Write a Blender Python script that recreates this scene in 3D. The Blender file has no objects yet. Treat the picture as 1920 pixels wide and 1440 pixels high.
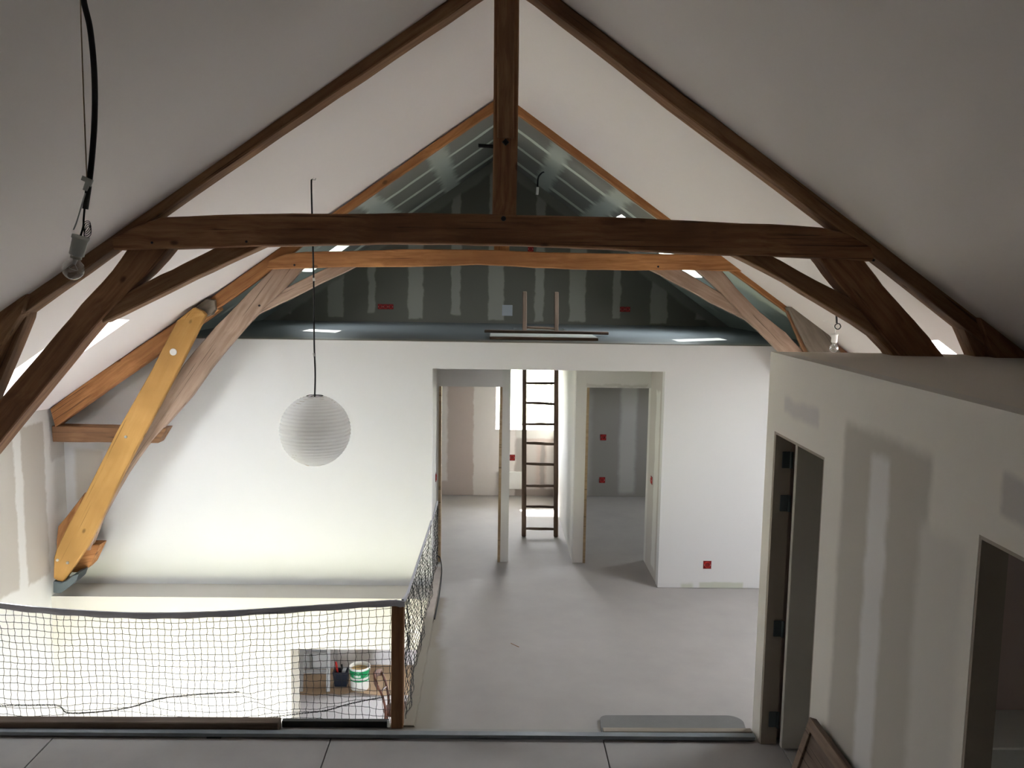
import bpy, bmesh, math, random
from mathutils import Vector, Matrix, noise
random.seed(7)
S = bpy.context.scene
COL = S.collection

# ------------------------------------------------------------------ camera
F = 1650.0
_vp = Vector(((925-960)/F, (528-720)/F, 1)).normalized()
_ro = 0.013
_up = Vector((math.sin(_ro), -math.cos(_ro), 0))
_up = (_up - _vp*_up.dot(_vp)).normalized()
_x = _vp.cross(_up).normalized()
RW = Matrix((_x, _vp, _up))            # world = RW @ (right, down, forward)
cam_d = bpy.data.cameras.new('camera'); cam = bpy.data.objects.new('camera', cam_d); COL.objects.link(cam)
cam_d.sensor_width = 36; cam_d.lens = 36*F/1920; cam_d.clip_start = .05; cam_d.clip_end = 500
_c0 = RW @ Vector((1, 0, 0)); _c1 = RW @ Vector((0, -1, 0)); _c2 = RW @ Vector((0, 0, -1))
cam.matrix_world = Matrix(((_c0.x, _c1.x, _c2.x, 0), (_c0.y, _c1.y, _c2.y, 0), (_c0.z, _c1.z, _c2.z, 0), (0, 0, 0, 1)))
S.camera = cam

# ------------------------------------------------------------------ sky, sun, exposure
S.view_settings.view_transform = 'Standard'; S.view_settings.look = 'None'
S.view_settings.gamma = 1; S.view_settings.use_curve_mapping = False
S.view_settings.exposure = 1.38
W = bpy.data.worlds.new('world'); S.world = W; W.use_nodes = True
_bg = W.node_tree.nodes['Background']; _bg.inputs[0].default_value = (.90, .955, 1.0, 1); _bg.inputs[1].default_value = 24.0
sun_d = bpy.data.lights.new('sun', 'SUN'); sun = bpy.data.objects.new('sun', sun_d); COL.objects.link(sun)
sun_d.energy = 24.0; sun_d.angle = .009; sun_d.color = (1, .95, .86)
sun.rotation_euler = Vector((.20, -.80, -1)).to_track_quat('-Z', 'Y').to_euler()

def portal(center, size, direction):
    l = bpy.data.lights.new('sky_portal', 'AREA'); l.shape = 'RECTANGLE'; l.size, l.size_y = size
    l.cycles.is_portal = True
    o = bpy.data.objects.new('sky_portal', l); COL.objects.link(o)
    o.location = center; o.rotation_euler = Vector(direction).to_track_quat('-Z', 'Y').to_euler()

# ------------------------------------------------------------------ measuring helpers
def ray(px, py): return RW @ Vector(((px-960)/F, (py-720)/F, 1))
def at(px, py, Y): w = ray(px, py); return w*(Y/w.y)
def onz(px, py, z): w = ray(px, py); return w*(z/w.z)
def zr(Y): t = min(max((Y-5.6)/2.82, 0), 1); return 1.951-.213*t
RX = .06; SL = .70
def zc(X, Y): return zr(Y)-SL*abs(X-RX)
FZ = -3.1; LZ = -5.8; XL = -4.25; XR = 4.37; YW = 8.72; YB = 12.58; Y0R = -2.0

# ------------------------------------------------------------------ materials
def newmat(name, rough=.8):
    m = bpy.data.materials.new(name); m.use_nodes = True
    b = m.node_tree.nodes['Principled BSDF']; b.inputs['Roughness'].default_value = rough
    if 'Specular IOR Level' in b.inputs: b.inputs['Specular IOR Level'].default_value = .3
    return m, m.node_tree, b
def N(t, ty, **kw):
    n = t.nodes.new(ty)
    for k, v in kw.items(): setattr(n, k, v)
    return n
def mth(t, op, a, b=None):
    n = N(t, 'ShaderNodeMath', operation=op)
    for i, v in enumerate((a, b)):
        if v is None: continue
        if isinstance(v, (int, float)): n.inputs[i].default_value = v
        else: t.links.new(v, n.inputs[i])
    return n.outputs[0]
def mixc(t, f, a, b):
    n = N(t, 'ShaderNodeMix', data_type='RGBA')
    for i, v in ((0, f), (6, a), (7, b)):
        if isinstance(v, (int, float)): n.inputs[i].default_value = v
        elif isinstance(v, tuple): n.inputs[i].default_value = (*v[:3], 1)
        else: t.links.new(v, n.inputs[i])
    return n.outputs[2]
def noi(t, co, scale, detail=3, rough=.5):
    n = N(t, 'ShaderNodeTexNoise'); n.inputs['Scale'].default_value = scale; n.inputs['Detail'].default_value = detail
    n.inputs['Roughness'].default_value = rough
    if co is not None: t.links.new(co, n.inputs['Vector'])
    return n.outputs['Fac']
def rng(t, v, a, b, c=0, d=1, smooth=False):
    n = N(t, 'ShaderNodeMapRange'); n.inputs[1].default_value = a; n.inputs[2].default_value = b
    n.inputs[3].default_value = c; n.inputs[4].default_value = d
    if smooth: n.interpolation_type = 'SMOOTHSTEP'
    t.links.new(v, n.inputs[0]); return n.outputs[0]
def bump(t, b, h, dist, strength=1):
    n = N(t, 'ShaderNodeBump'); n.inputs['Distance'].default_value = dist; n.inputs['Strength'].default_value = strength
    t.links.new(h, n.inputs['Height']); t.links.new(n.outputs[0], b.inputs['Normal'])

def plain(name, c, rough=.6, metal=0, var=.06, scale=6):
    m, t, b = newmat(name, rough); b.inputs['Metallic'].default_value = metal
    co = N(t, 'ShaderNodeTexCoord').outputs['Object']
    f = noi(t, co, scale, 4)
    t.links.new(mixc(t, f, tuple(x*(1-var) for x in c), tuple(min(1, x*(1+var)) for x in c)), b.inputs['Base Color'])
    return m

def board(name, base, patches=(), ax='XZ', rough=.85, var=.04, wob=.03, vscale=1.2):
    """plaster / gypsum board: base colour plus taped, bare or shade-toned zones (u0,u1,v0,v1,colour,edge)"""
    m, t, b = newmat(name, rough)
    co = N(t, 'ShaderNodeTexCoord').outputs['Object']
    sp = N(t, 'ShaderNodeSeparateXYZ'); t.links.new(co, sp.inputs[0])
    U = sp.outputs['XYZ'.index(ax[0])]; V = sp.outputs['XYZ'.index(ax[1])]
    n1 = mth(t, 'MULTIPLY', mth(t, 'SUBTRACT', noi(t, co, 5, 4, .6), .5), wob*4)
    mp = N(t, 'ShaderNodeMapping'); mp.inputs['Location'].default_value = (7, 3, 5); t.links.new(co, mp.inputs[0])
    n2 = mth(t, 'MULTIPLY', mth(t, 'SUBTRACT', noi(t, mp.outputs[0], 4, 4, .6), .5), wob*4)
    U = mth(t, 'ADD', U, n1); V = mth(t, 'ADD', V, n2)
    f = noi(t, co, vscale, 5, .6)
    c = mixc(t, f, tuple(x*(1-var) for x in base), tuple(min(1, x*(1+var)) for x in base))
    for (u0, u1, v0, v1, col, e) in patches:
        a = mth(t, 'MULTIPLY', rng(t, U, u0-e, u0+e, 0, 1, True), rng(t, U, u1-e, u1+e, 1, 0, True))
        d = mth(t, 'MULTIPLY', rng(t, V, v0-e, v0+e, 0, 1, True), rng(t, V, v1-e, v1+e, 1, 0, True))
        c = mixc(t, mth(t, 'MULTIPLY', a, d), c, col)
    t.links.new(c, b.inputs['Base Color'])
    bump(t, b, noi(t, co, 60, 3), .002, .25)
    return m

def wood(name, dark, light, rough=.72, grain=1.0, knots=True):
    m, t, b = newmat(name, rough)
    co = N(t, 'ShaderNodeTexCoord').outputs['Object']
    oi = N(t, 'ShaderNodeObjectInfo')
    off = N(t, 'ShaderNodeVectorMath', operation='SCALE'); t.links.new(oi.outputs['Location'], off.inputs[0]); off.inputs['Scale'].default_value = 1.7
    ad = N(t, 'ShaderNodeVectorMath', operation='ADD'); t.links.new(co, ad.inputs[0]); t.links.new(off.outputs[0], ad.inputs[1])
    mp = N(t, 'ShaderNodeMapping'); mp.inputs['Scale'].default_value = (1.3, 16, 16); t.links.new(ad.outputs[0], mp.inputs[0])
    dn = noi(t, ad.outputs[0], 2.2, 2)
    av = N(t, 'ShaderNodeVectorMath', operation='ADD'); t.links.new(mp.outputs[0], av.inputs[0]); t.links.new(dn, av.inputs[1])
    g = noi(t, av.outputs[0], 1.6*grain, 6, .62)
    g2 = rng(t, g, .37, .63)
    big = noi(t, ad.outputs[0], 1.1, 3)
    c = mixc(t, g2, dark, light)
    c = mixc(t, rng(t, big, .35, .7), c, tuple(x*.72 for x in dark))
    mp2 = N(t, 'ShaderNodeMapping'); mp2.inputs['Scale'].default_value = (.6, 34, 34); t.links.new(ad.outputs[0], mp2.inputs[0])
    crack = rng(t, noi(t, mp2.outputs[0], 1.5, 3, .5), .64, .69)
    c = mixc(t, mth(t, 'MULTIPLY', crack, .8), c, tuple(x*.3 for x in dark))
    if knots:
        mk = N(t, 'ShaderNodeMapping'); mk.inputs['Scale'].default_value = (1, 1.7, 1.7); t.links.new(ad.outputs[0], mk.inputs[0])
        v = N(t, 'ShaderNodeTexVoronoi'); v.inputs['Scale'].default_value = 2.8; t.links.new(mk.outputs[0], v.inputs['Vector'])
        kk = rng(t, v.outputs['Distance'], .045, .11, 1, 0, True)
        c = mixc(t, mth(t, 'MULTIPLY', kk, .8), c, tuple(x*.28 for x in dark))
    t.links.new(c, b.inputs['Base Color'])
    bump(t, b, g, .006, .5)
    return m

WHITE = (.80, .785, .75)
M = {}
M['paint'] = board('white_paint', WHITE, var=.02)
M['ceil'] = board('ceiling_paint', (.82, .76, .735), var=.02)
M['cream'] = board('lower_wall_cream', (.50, .475, .435), var=.03)
M['beam_dark'] = wood('dark_oak', (.22, .100, .048), (.46, .235, .115))
M['beam_mid'] = wood('brown_oak', (.24, .120, .058), (.44, .25, .13))
M['beam_orange'] = wood('orange_oak', (.36, .150, .052), (.62, .30, .115))
M['beam_grey'] = wood('weathered_oak', (.38, .26, .19), (.58, .43, .33), knots=False)
M['beam_ash'] = wood('grey_weathered_wood', (.21, .175, .135), (.36, .31, .25), knots=False)
M['fir'] = wood('new_softwood', (.56, .30, .085), (.74, .44, .15), grain=.8)
M['ladder'] = wood('old_ladder_wood', (.13, .085, .06), (.26, .18, .13), knots=False)
M['jambwood'] = wood('bare_jamb_wood', (.38, .27, .16), (.52, .40, .26), knots=False)
M['steel'] = plain('galvanised_steel', (.10, .12, .13), .45, .6)
M['zinc'] = plain('zinc_bolt', (.55, .55, .52), .35, .8)
M['black'] = plain('black_plastic', (.02, .02, .022), .5)
M['rope'] = plain('black_twine', (.03, .03, .032), .9)
M['tape'] = plain('grey_net_tape', (.48, .48, .54), .8)
M['whitep'] = plain('white_plastic', (.86, .86, .84), .4)
M['red'] = plain('red_plastic', (.55, .03, .025), .45)
M['darkred'] = plain('dark_red_plastic', (.22, .015, .015), .5)
M['greenp'] = plain('green_print', (.01, .28, .10), .4)
M['brownchair'] = wood('chair_wood', (.07, .025, .015), (.13, .05, .03), rough=.3, knots=False)
M['alu'] = plain('aluminium', (.45, .45, .46), .4, .5)
M['brass'] = plain('lamp_cap', (.4, .38, .33), .3, .9)
M['card'] = plain('brown_card', (.42, .30, .20), .85, 0, .12, 2)

def glassmat(name, tint=(1, 1, 1), refl=.08):
    m = bpy.data.materials.new(name); m.use_nodes = True; t = m.node_tree; t.nodes.clear()
    o = N(t, 'ShaderNodeOutputMaterial'); tr = N(t, 'ShaderNodeBsdfTransparent'); gl = N(t, 'ShaderNodeBsdfGlossy')
    tr.inputs[0].default_value = (*tint, 1); gl.inputs['Roughness'].default_value = .03
    lw = N(t, 'ShaderNodeLayerWeight'); lw.inputs[0].default_value = .25
    mx = N(t, 'ShaderNodeMixShader'); t.links.new(mth(t, 'ADD', mth(t, 'MULTIPLY', lw.outputs['Facing'], .45), refl*.4), mx.inputs[0])
    t.links.new(tr.outputs[0], mx.inputs[1]); t.links.new(gl.outputs[0], mx.inputs[2]); t.links.new(mx.outputs[0], o.inputs[0])
    return m
M['glass'] = glassmat('window_glass')
M['velux'] = glassmat('skylight_glass', (.42, .435, .44))
M['bulb'] = glassmat('bulb_glass', (.95, .95, .94), .5)
def papermat():
    m = bpy.data.materials.new('rice_paper'); m.use_nodes = True; t = m.node_tree; t.nodes.clear()
    o = N(t, 'ShaderNodeOutputMaterial'); d = N(t, 'ShaderNodeBsdfDiffuse'); s = N(t, 'ShaderNodeBsdfTranslucent')
    co = N(t, 'ShaderNodeTexCoord').outputs['Object']
    mp = N(t, 'ShaderNodeMapping'); mp.inputs['Scale'].default_value = (2, 2, 30); t.links.new(co, mp.inputs[0])
    c = mixc(t, noi(t, mp.outputs[0], 1.5, 4), (.84, .84, .84), (.93, .93, .93))
    t.links.new(c, d.inputs[0]); t.links.new(c, s.inputs[0])
    mx = N(t, 'ShaderNodeMixShader'); mx.inputs[0].default_value = .6
    t.links.new(d.outputs[0], mx.inputs[1]); t.links.new(s.outputs[0], mx.inputs[2]); t.links.new(mx.outputs[0], o.inputs[0])
    return m
M['paper'] = papermat()

# ------------------------------------------------------------------ object helpers
def tag(o, label=None, cat=None, group=None, kind=None):
    if label: o['label'] = label
    if cat: o['category'] = cat
    if group: o['group'] = group
    if kind: o['kind'] = kind
    return o
def empty(name, loc, label, cat, group=None):
    o = bpy.data.objects.new(name, None); COL.objects.link(o); o.location = loc; o.empty_display_size = .1
    groups = {'electrical_box': 'red electrical back boxes', 'pendant_bulb': 'bare pendant bulbs', 'safety_net': 'stairwell safety nets', 'roof_truss': 'timber roof trusses'}
    return tag(o, label, cat, group or groups.get(name))
def link(name, bm, mat, parent=None, smooth=False, matrix=None):
    bmesh.ops.recalc_face_normals(bm, faces=bm.faces)
    me = bpy.data.meshes.new(name); bm.to_mesh(me); bm.free()
    if mat is not None: me.materials.append(mat)
    if smooth:
        for p in me.polygons: p.use_smooth = True
    o = bpy.data.objects.new(name, me); COL.objects.link(o)
    if matrix is not None: o.matrix_world = matrix
    if parent is not None: setpar(o, parent)
    return o
PW = {}
def wm(o):
    m = o.matrix_basis.copy()
    if o.parent: m = wm(o.parent) @ o.matrix_parent_inverse @ m
    return m
def setpar(o, p):
    o.parent = p; o.matrix_parent_inverse = wm(p).inverted()
def struct(o): o['kind'] = 'structure'; return o
def bx(bm, a, b, M4=None, bev=0):
    x0, y0, z0 = a; x1, y1, z1 = b
    vs = [bm.verts.new(v) for v in ((x0, y0, z0), (x1, y0, z0), (x1, y1, z0), (x0, y1, z0), (x0, y0, z1), (x1, y0, z1), (x1, y1, z1), (x0, y1, z1))]
    fs = [bm.faces.new([vs[i] for i in f]) for f in ((0, 3, 2, 1), (4, 5, 6, 7), (0, 1, 5, 4), (1, 2, 6, 5), (2, 3, 7, 6), (3, 0, 4, 7))]
    if M4 is not None: bmesh.ops.transform(bm, matrix=M4, verts=vs)
    if bev:
        es = list({e for f in fs for e in f.edges}); bmesh.ops.bevel(bm, geom=es, offset=bev, segments=1, affect='EDGES')
def box(name, a, b, mat, parent=None, bev=.003):
    """box with its origin at its own centre, long axis kept for the grain"""
    a = Vector(a); b = Vector(b); c = (a+b)/2; bm = bmesh.new(); bx(bm, a-c, b-c, bev=bev)
    return link(name, bm, mat, parent, matrix=Matrix.Translation(c))
def stick(name, p, q, w, h, mat, parent=None, upv=(0, 0, 1), bev=.003):
    """bar of section w x h from p to q, grain along it"""
    p = Vector(p); q = Vector(q); d = (q-p); L = d.length; d.normalize()
    s = d.cross(Vector(upv)).normalized(); u = s.cross(d)
    c = (p+q)/2; m = Matrix(((d.x, s.x, u.x, c.x), (d.y, s.y, u.y, c.y), (d.z, s.z, u.z, c.z), (0, 0, 0, 1)))
    bm = bmesh.new(); bx(bm, (-L/2, -w/2, -h/2), (L/2, w/2, h/2), bev=bev)
    return link(name, bm, mat, parent, matrix=m)
def addtube(bm, pts, r, seg=8, cap=True):
    pts = [Vector(p) for p in pts]; rings = []
    n = len(pts); rr = r if isinstance(r, (list, tuple)) else [r]*n
    prev = None
    for i, p in enumerate(pts):
        d = (pts[min(i+1, n-1)]-pts[max(i-1, 0)]).normalized()
        if prev is None:
            a = Vector((0, 0, 1)) if abs(d.z) < .9 else Vector((1, 0, 0)); s = d.cross(a).normalized()
        else: s = (prev-d*prev.dot(d)).normalized()
        prev = s; u = d.cross(s)
        rings.append([bm.verts.new(p+(s*math.cos(2*math.pi*k/seg)+u*math.sin(2*math.pi*k/seg))*rr[i]) for k in range(seg)])
    for i in range(n-1):
        for k in range(seg):
            bm.faces.new((rings[i][k], rings[i][(k+1) % seg], rings[i+1][(k+1) % seg], rings[i+1][k]))
    if cap: bm.faces.new(rings[0][::-1]); bm.faces.new(rings[-1])
def tube(name, pts, r, mat, parent=None, seg=8):
    bm = bmesh.new(); addtube(bm, pts, r, seg); return link(name, bm, mat, parent, smooth=True)
def spline(pts, n=8):
    P = [Vector(p) for p in pts]; out = []
    for i in range(len(P)-1):
        a = P[max(i-1, 0)]; b = P[i]; c = P[i+1]; d = P[min(i+2, len(P)-1)]
        for k in range(n):
            t = k/n; out.append(.5*((2*b)+(c-a)*t+(2*a-5*b+4*c-d)*t*t+(-a+3*b-3*c+d)*t**3))
    out.append(P[-1]); return out
def lathe(bm, prof, seg=32, c=(0, 0, 0), fn=None):
    rings = []; c = Vector(c)
    for r, z in prof:
        ring = []
        for k in range(seg):
            a = 2*math.pi*k/seg; rad = r*(fn(a, z) if fn else 1); ring.append(bm.verts.new(c+Vector((rad*math.cos(a), rad*math.sin(a), z))))
        rings.append(ring)
    for i in range(len(rings)-1):
        for k in range(seg): bm.faces.new((rings[i][k], rings[i][(k+1) % seg], rings[i+1][(k+1) % seg], rings[i+1][k]))
    return rings
def grid(name, us, vs, hole, f, mat, parent=None):
    """thick sheet over a grid with holes; f(u,v,side) -> point"""
    bm = bmesh.new(); nu, nv = len(us)-1, len(vs)-1; vt = {}
    def V(i, j, k):
        if (i, j, k) not in vt: vt[i, j, k] = bm.verts.new(f(us[i], vs[j], k))
        return vt[i, j, k]
    sol = lambda i, j: 0 <= i < nu and 0 <= j < nv and not hole((us[i]+us[i+1])/2, (vs[j]+vs[j+1])/2)
    for i in range(nu):
        for j in range(nv):
            if not sol(i, j): continue
            bm.faces.new((V(i, j, 0), V(i+1, j, 0), V(i+1, j+1, 0), V(i, j+1, 0)))
            bm.faces.new((V(i, j, 1), V(i, j+1, 1), V(i+1, j+1, 1), V(i+1, j, 1)))
            if not sol(i-1, j): bm.faces.new((V(i, j, 0), V(i, j+1, 0), V(i, j+1, 1), V(i, j, 1)))
            if not sol(i+1, j): bm.faces.new((V(i+1, j, 0), V(i+1, j, 1), V(i+1, j+1, 1), V(i+1, j+1, 0)))
            if not sol(i, j-1): bm.faces.new((V(i, j, 0), V(i, j, 1), V(i+1, j, 1), V(i+1, j, 0)))
            if not sol(i, j+1): bm.faces.new((V(i, j+1, 0), V(i+1, j+1, 0), V(i+1, j+1, 1), V(i, j+1, 1)))
    return struct(link(name, bm, mat, parent))
def inh(H): return lambda u, v: any(a < u < b and c < v < d for a, b, c, d in H)
def cuts(lo, hi, H, k): return sorted({lo, hi, *[x for h in H for x in (h[k], h[k+1]) if lo < x < hi]})
def wally(name, Y, th, x0, x1, z0, z1, H, mat):   # wall facing -Y at Y, going to Y+th
    return grid(name, cuts(x0, x1, H, 0), cuts(z0, z1, H, 2), inh(H), lambda u, v, k: (u, Y+th*k, v), mat)
def wallx(name, X, th, y0, y1, z0, z1, H, mat):
    return grid(name, cuts(y0, y1, H, 0), cuts(z0, z1, H, 2), inh(H), lambda u, v, k: (X+th*k, u, v), mat)
def floorz(name, Z, th, x0, x1, y0, y1, H, mat, parent=None):
    return grid(name, cuts(x0, x1, H, 0), cuts(y0, y1, H, 2), inh(H), lambda u, v, k: (u, v, Z-th*k), mat, parent)

# ------------------------------------------------------------------ the shell
# roof slopes (inner skin + outer skin, skylight shafts between)
SKY_L = [(-4.0, -3.05, 6.74, 7.47)]
SKY_R = [(3.30, 4.12, 6.44, 7.53)]
LOFT_L = [(-2.30, -1.80, 10.60, 11.28)]
LOFT_R = [(1.435, 2.42, 10.05, 10.76)]
NL = Vector((-SL, 0, 1)).normalized(); NR = Vector((SL, 0, 1)).normalized()
SHAFT = .26
def slope(name, side, y0, y1, H, mat):
    lo, hi = (XL-.3, RX) if side < 0 else (RX, XR+.3)
    n = NL if side < 0 else NR
    us = cuts(lo, hi, H, 0); vs = sorted(set(cuts(y0, y1, H, 2)) | {y for y in (5.6, 8.42) if y0 < y < y1})
    def f(u, v, k):
        p = Vector((u, v, zc(u, v))); 
        if k: 
            p = p+n*SHAFT
            if abs(u-RX) < 1e-6: p.x = RX; p.z = zc(RX, v)+SHAFT/n.z
        return p
    return grid(name, us, vs, inh(H), f, mat)
slope('ceiling', -1, Y0R, 8.56, SKY_L, M['ceil'])
slope('ceiling', 1, Y0R, 8.56, SKY_R, M['ceil'])
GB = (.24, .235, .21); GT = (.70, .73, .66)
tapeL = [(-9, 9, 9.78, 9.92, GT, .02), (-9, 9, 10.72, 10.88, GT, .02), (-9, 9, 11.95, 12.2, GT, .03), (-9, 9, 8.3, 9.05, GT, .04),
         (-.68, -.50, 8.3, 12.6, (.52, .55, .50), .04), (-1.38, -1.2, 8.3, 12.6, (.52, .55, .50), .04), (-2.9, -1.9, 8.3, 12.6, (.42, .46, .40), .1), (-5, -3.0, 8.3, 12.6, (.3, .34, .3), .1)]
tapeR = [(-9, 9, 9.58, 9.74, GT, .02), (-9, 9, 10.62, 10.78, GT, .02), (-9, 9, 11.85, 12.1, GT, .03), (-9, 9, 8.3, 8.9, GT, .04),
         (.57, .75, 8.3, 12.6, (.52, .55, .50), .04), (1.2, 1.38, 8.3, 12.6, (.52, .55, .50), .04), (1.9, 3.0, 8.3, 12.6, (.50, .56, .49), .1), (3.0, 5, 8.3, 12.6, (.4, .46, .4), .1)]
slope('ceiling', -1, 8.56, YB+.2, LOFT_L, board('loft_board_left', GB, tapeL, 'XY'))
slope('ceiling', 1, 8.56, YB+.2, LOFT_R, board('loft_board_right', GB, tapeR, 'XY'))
frame_m = plain('skylight_frame', (.75, .74, .72), .5)
def skylight(name, H, side):
    x0, x1, y0, y1 = H; n = NL if side < 0 else NR
    P = lambda x, y, k: Vector((x, y, zc(x, y)))+n*k
    bm = bmesh.new(); w = .045
    def bar(a, b, c, d):
        q = [P(a, c, SHAFT-.05), P(b, c, SHAFT-.05), P(b, d, SHAFT-.05), P(a, d, SHAFT-.05), P(a, c, SHAFT), P(b, c, SHAFT), P(b, d, SHAFT), P(a, d, SHAFT)]
        v = [bm.verts.new(x) for x in q]
        for f in ((0, 3, 2, 1), (4, 5, 6, 7), (0, 1, 5, 4), (1, 2, 6, 5), (2, 3, 7, 6), (3, 0, 4, 7)): bm.faces.new([v[i] for i in f])
    bm.free()
    o = grid(name, [x0, x0+w, x1-w, x1], [y0, y0+w, y1-w, y1], inh([(x0+w, x1-w, y0+w, y1-w)]), lambda u, v, k: P(u, v, SHAFT-.05+.05*k), frame_m)
    bm = bmesh.new(); bm.faces.new([bm.verts.new(P(a, b, SHAFT-.02)) for a, b in ((x0, y0), (x1, y0), (x1, y1), (x0, y1))])
    g = link('glass_pane', bm, M['velux'], o)
    cx, cy = (x0+x1)/2, (y0+y1)/2
    portal(P(cx, cy, SHAFT+.03), ((y1-y0), (x1-x0)*1.22), -n)
    # lamp frame: size is along local X/Y; slope direction needs the long side across Y
    l = COL.objects[-1]; ex = Vector((0, 1, 0)); ez = n; ey = ez.cross(ex)
    l.matrix_world = Matrix(((ex.x, ey.x, ez.x, 0), (ex.y, ey.y, ez.y, 0), (ex.z, ey.z, ez.z, 0), (0, 0, 0, 1)))
    l.matrix_world.translation = P(cx, cy, SHAFT+.03)
for i, (H, s) in enumerate([(h, -1) for h in SKY_L+LOFT_L]+[(h, 1) for h in SKY_R+LOFT_R]): skylight('window_%d' % (i+2), H, s)

# side walls
ADDED_SIDEWIN = (10.7, 11.5, -2.0, -1.45)  # out of view, added as daylight for the right-hand room
ADDED_LOWWIN = (3.1, 3.4, -1.9, -1.6)  # out of view, added to brighten the low room inside
BARE = (.56, .52, .46); TAPEW = (.80, .79, .76)
lw = [(7.0, 7.80, -2.82, -1.42, BARE, .02), (7.93, 8.33, -2.86, -1.38, BARE, .02), (8.44, 9, -1.8, -1.0, (.60, .57, .53), .02), (8.5, 9, -2.3, -1.8, (.70, .68, .64), .05)]
UNSEEN_LWIN = [(2.6, 4.4, -5.5, -3.7), (4.9, 6.7, -5.5, -3.65)]  # out of view, placed to light the stairwell wall from below
mlw = board('left_wall_board', WHITE, lw, 'YZ')
wallx('wall_left', XL, -.25, Y0R, YB+.2, LZ-.1, -.4, UNSEEN_LWIN, mlw)
wallx('wall_right', XR, .25, Y0R, YB+.2, LZ-.1, -.4, [ADDED_SIDEWIN, ADDED_LOWWIN], M['paint'])
# far partition wall with the wide opening, its lower, thicker part below the ledge
FOOT = (.58, .60, .52)
fw = [(1.98, 2.10, -3.2, -3.05, FOOT, .02), (2.16, 2.62, -3.2, -3.04, FOOT, .012), (-4.15, -3.86, -2.25, -1.72, (.58, .54, .48), .03)]
OPEN = (-.593, 1.73, FZ, -.868)
wally('wall_far', YW, .12, XL, XR, FZ, -.60, [OPEN], board('far_wall_paint', (.73, .73, .73), fw, 'XZ', wob=.012, var=.015))
wally('wall_far_lower', 8.34, .38, XL, XR, LZ, FZ-.285, [(-1.945, -.15, LZ, -3.62)], M['cream'])
wally('wall_ledge', 8.34, .379, XL, -.60, FZ-.285, FZ, [], M['cream'])
# rear gable wall
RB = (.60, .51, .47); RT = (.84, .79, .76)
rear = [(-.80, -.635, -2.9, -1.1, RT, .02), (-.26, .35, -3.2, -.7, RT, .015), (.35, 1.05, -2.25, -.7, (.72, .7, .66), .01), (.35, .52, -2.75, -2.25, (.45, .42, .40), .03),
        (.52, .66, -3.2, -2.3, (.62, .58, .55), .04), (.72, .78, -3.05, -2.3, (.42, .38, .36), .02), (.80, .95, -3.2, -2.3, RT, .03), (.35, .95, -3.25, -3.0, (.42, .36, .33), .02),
        (1.32, 1.45, -3.1, -1.1, (.36, .34, .32), .05), (1.87, 2.1, -3.05, -1.1, (.42, .40, .38), .04), (1.05, 4.3, -3.3, -.7, (.27, .25, .23), .01)]  # right-hand room: its gloom is put into the board and tape colours
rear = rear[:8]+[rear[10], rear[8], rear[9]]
RWIN = [(.06, .90, -2.125, -1.02)]
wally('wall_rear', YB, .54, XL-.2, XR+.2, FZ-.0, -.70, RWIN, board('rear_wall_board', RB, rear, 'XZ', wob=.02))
LBW = board('rear_lower_paint', (.70, .68, .70), [], 'XZ')
ADDED_BACKWIN = (.2, 1.9, -5.0, -3.75)  # hidden opening added to brighten the lower floor
wally('wall_rear_lower', YB+.22, .1, XL-.2, XR+.2, LZ-.1, FZ-.0, [ADDED_BACKWIN], LBW)
portal((1.05, YB+.35, -4.37), (1.7, 1.25), (0, -1, 0))
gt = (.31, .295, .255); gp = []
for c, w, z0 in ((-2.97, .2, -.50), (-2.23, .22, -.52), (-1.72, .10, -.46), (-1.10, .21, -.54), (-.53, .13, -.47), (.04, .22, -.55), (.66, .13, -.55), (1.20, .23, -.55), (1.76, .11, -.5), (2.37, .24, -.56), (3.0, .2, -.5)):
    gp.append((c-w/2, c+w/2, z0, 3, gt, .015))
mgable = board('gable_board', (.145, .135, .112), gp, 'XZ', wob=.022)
# lighter joint compound following both roof slopes
def slope_tape(m, lo, hi, col):
    t = m.node_tree; b = t.nodes['Principled BSDF']; old = b.inputs['Base Color'].links[0].from_socket
    co = N(t, 'ShaderNodeTexCoord').outputs['Object']; sp = N(t, 'ShaderNodeSeparateXYZ'); t.links.new(co, sp.inputs[0])
    d = mth(t, 'SUBTRACT', mth(t, 'SUBTRACT', zr(YB), mth(t, 'MULTIPLY', mth(t, 'ABSOLUTE', mth(t, 'SUBTRACT', sp.outputs[0], RX)), SL)), sp.outputs[2])
    d = mth(t, 'ADD', d, mth(t, 'MULTIPLY', mth(t, 'SUBTRACT', noi(t, co, 4, 4), .5), .1))
    f = mth(t, 'MULTIPLY', rng(t, d, lo-.02, lo+.02, 0, 1, True), rng(t, d, hi-.03, hi+.03, 1, 0, True))
    t.links.new(mixc(t, f, old, col), b.inputs['Base Color'])
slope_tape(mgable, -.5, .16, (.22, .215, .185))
bm = bmesh.new()
_h = (zr(12)+.70)/SL+.02; pf = [(RX-_h, -.70), (RX+_h, -.70), (RX, zr(12)+.02)]
for k, Y in ((0, YB), (1, YB+.28)):
    pf_v = [bm.verts.new((x, Y, z)) for x, z in pf]; bm.faces.new(pf_v)
    if k == 0: f0 = pf_v
for i in range(3): bm.faces.new((f0[i], f0[(i+1) % 3], pf_v[(i+1) % 3], pf_v[i]))
struct(link('wall_gable', bm, mgable))
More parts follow.
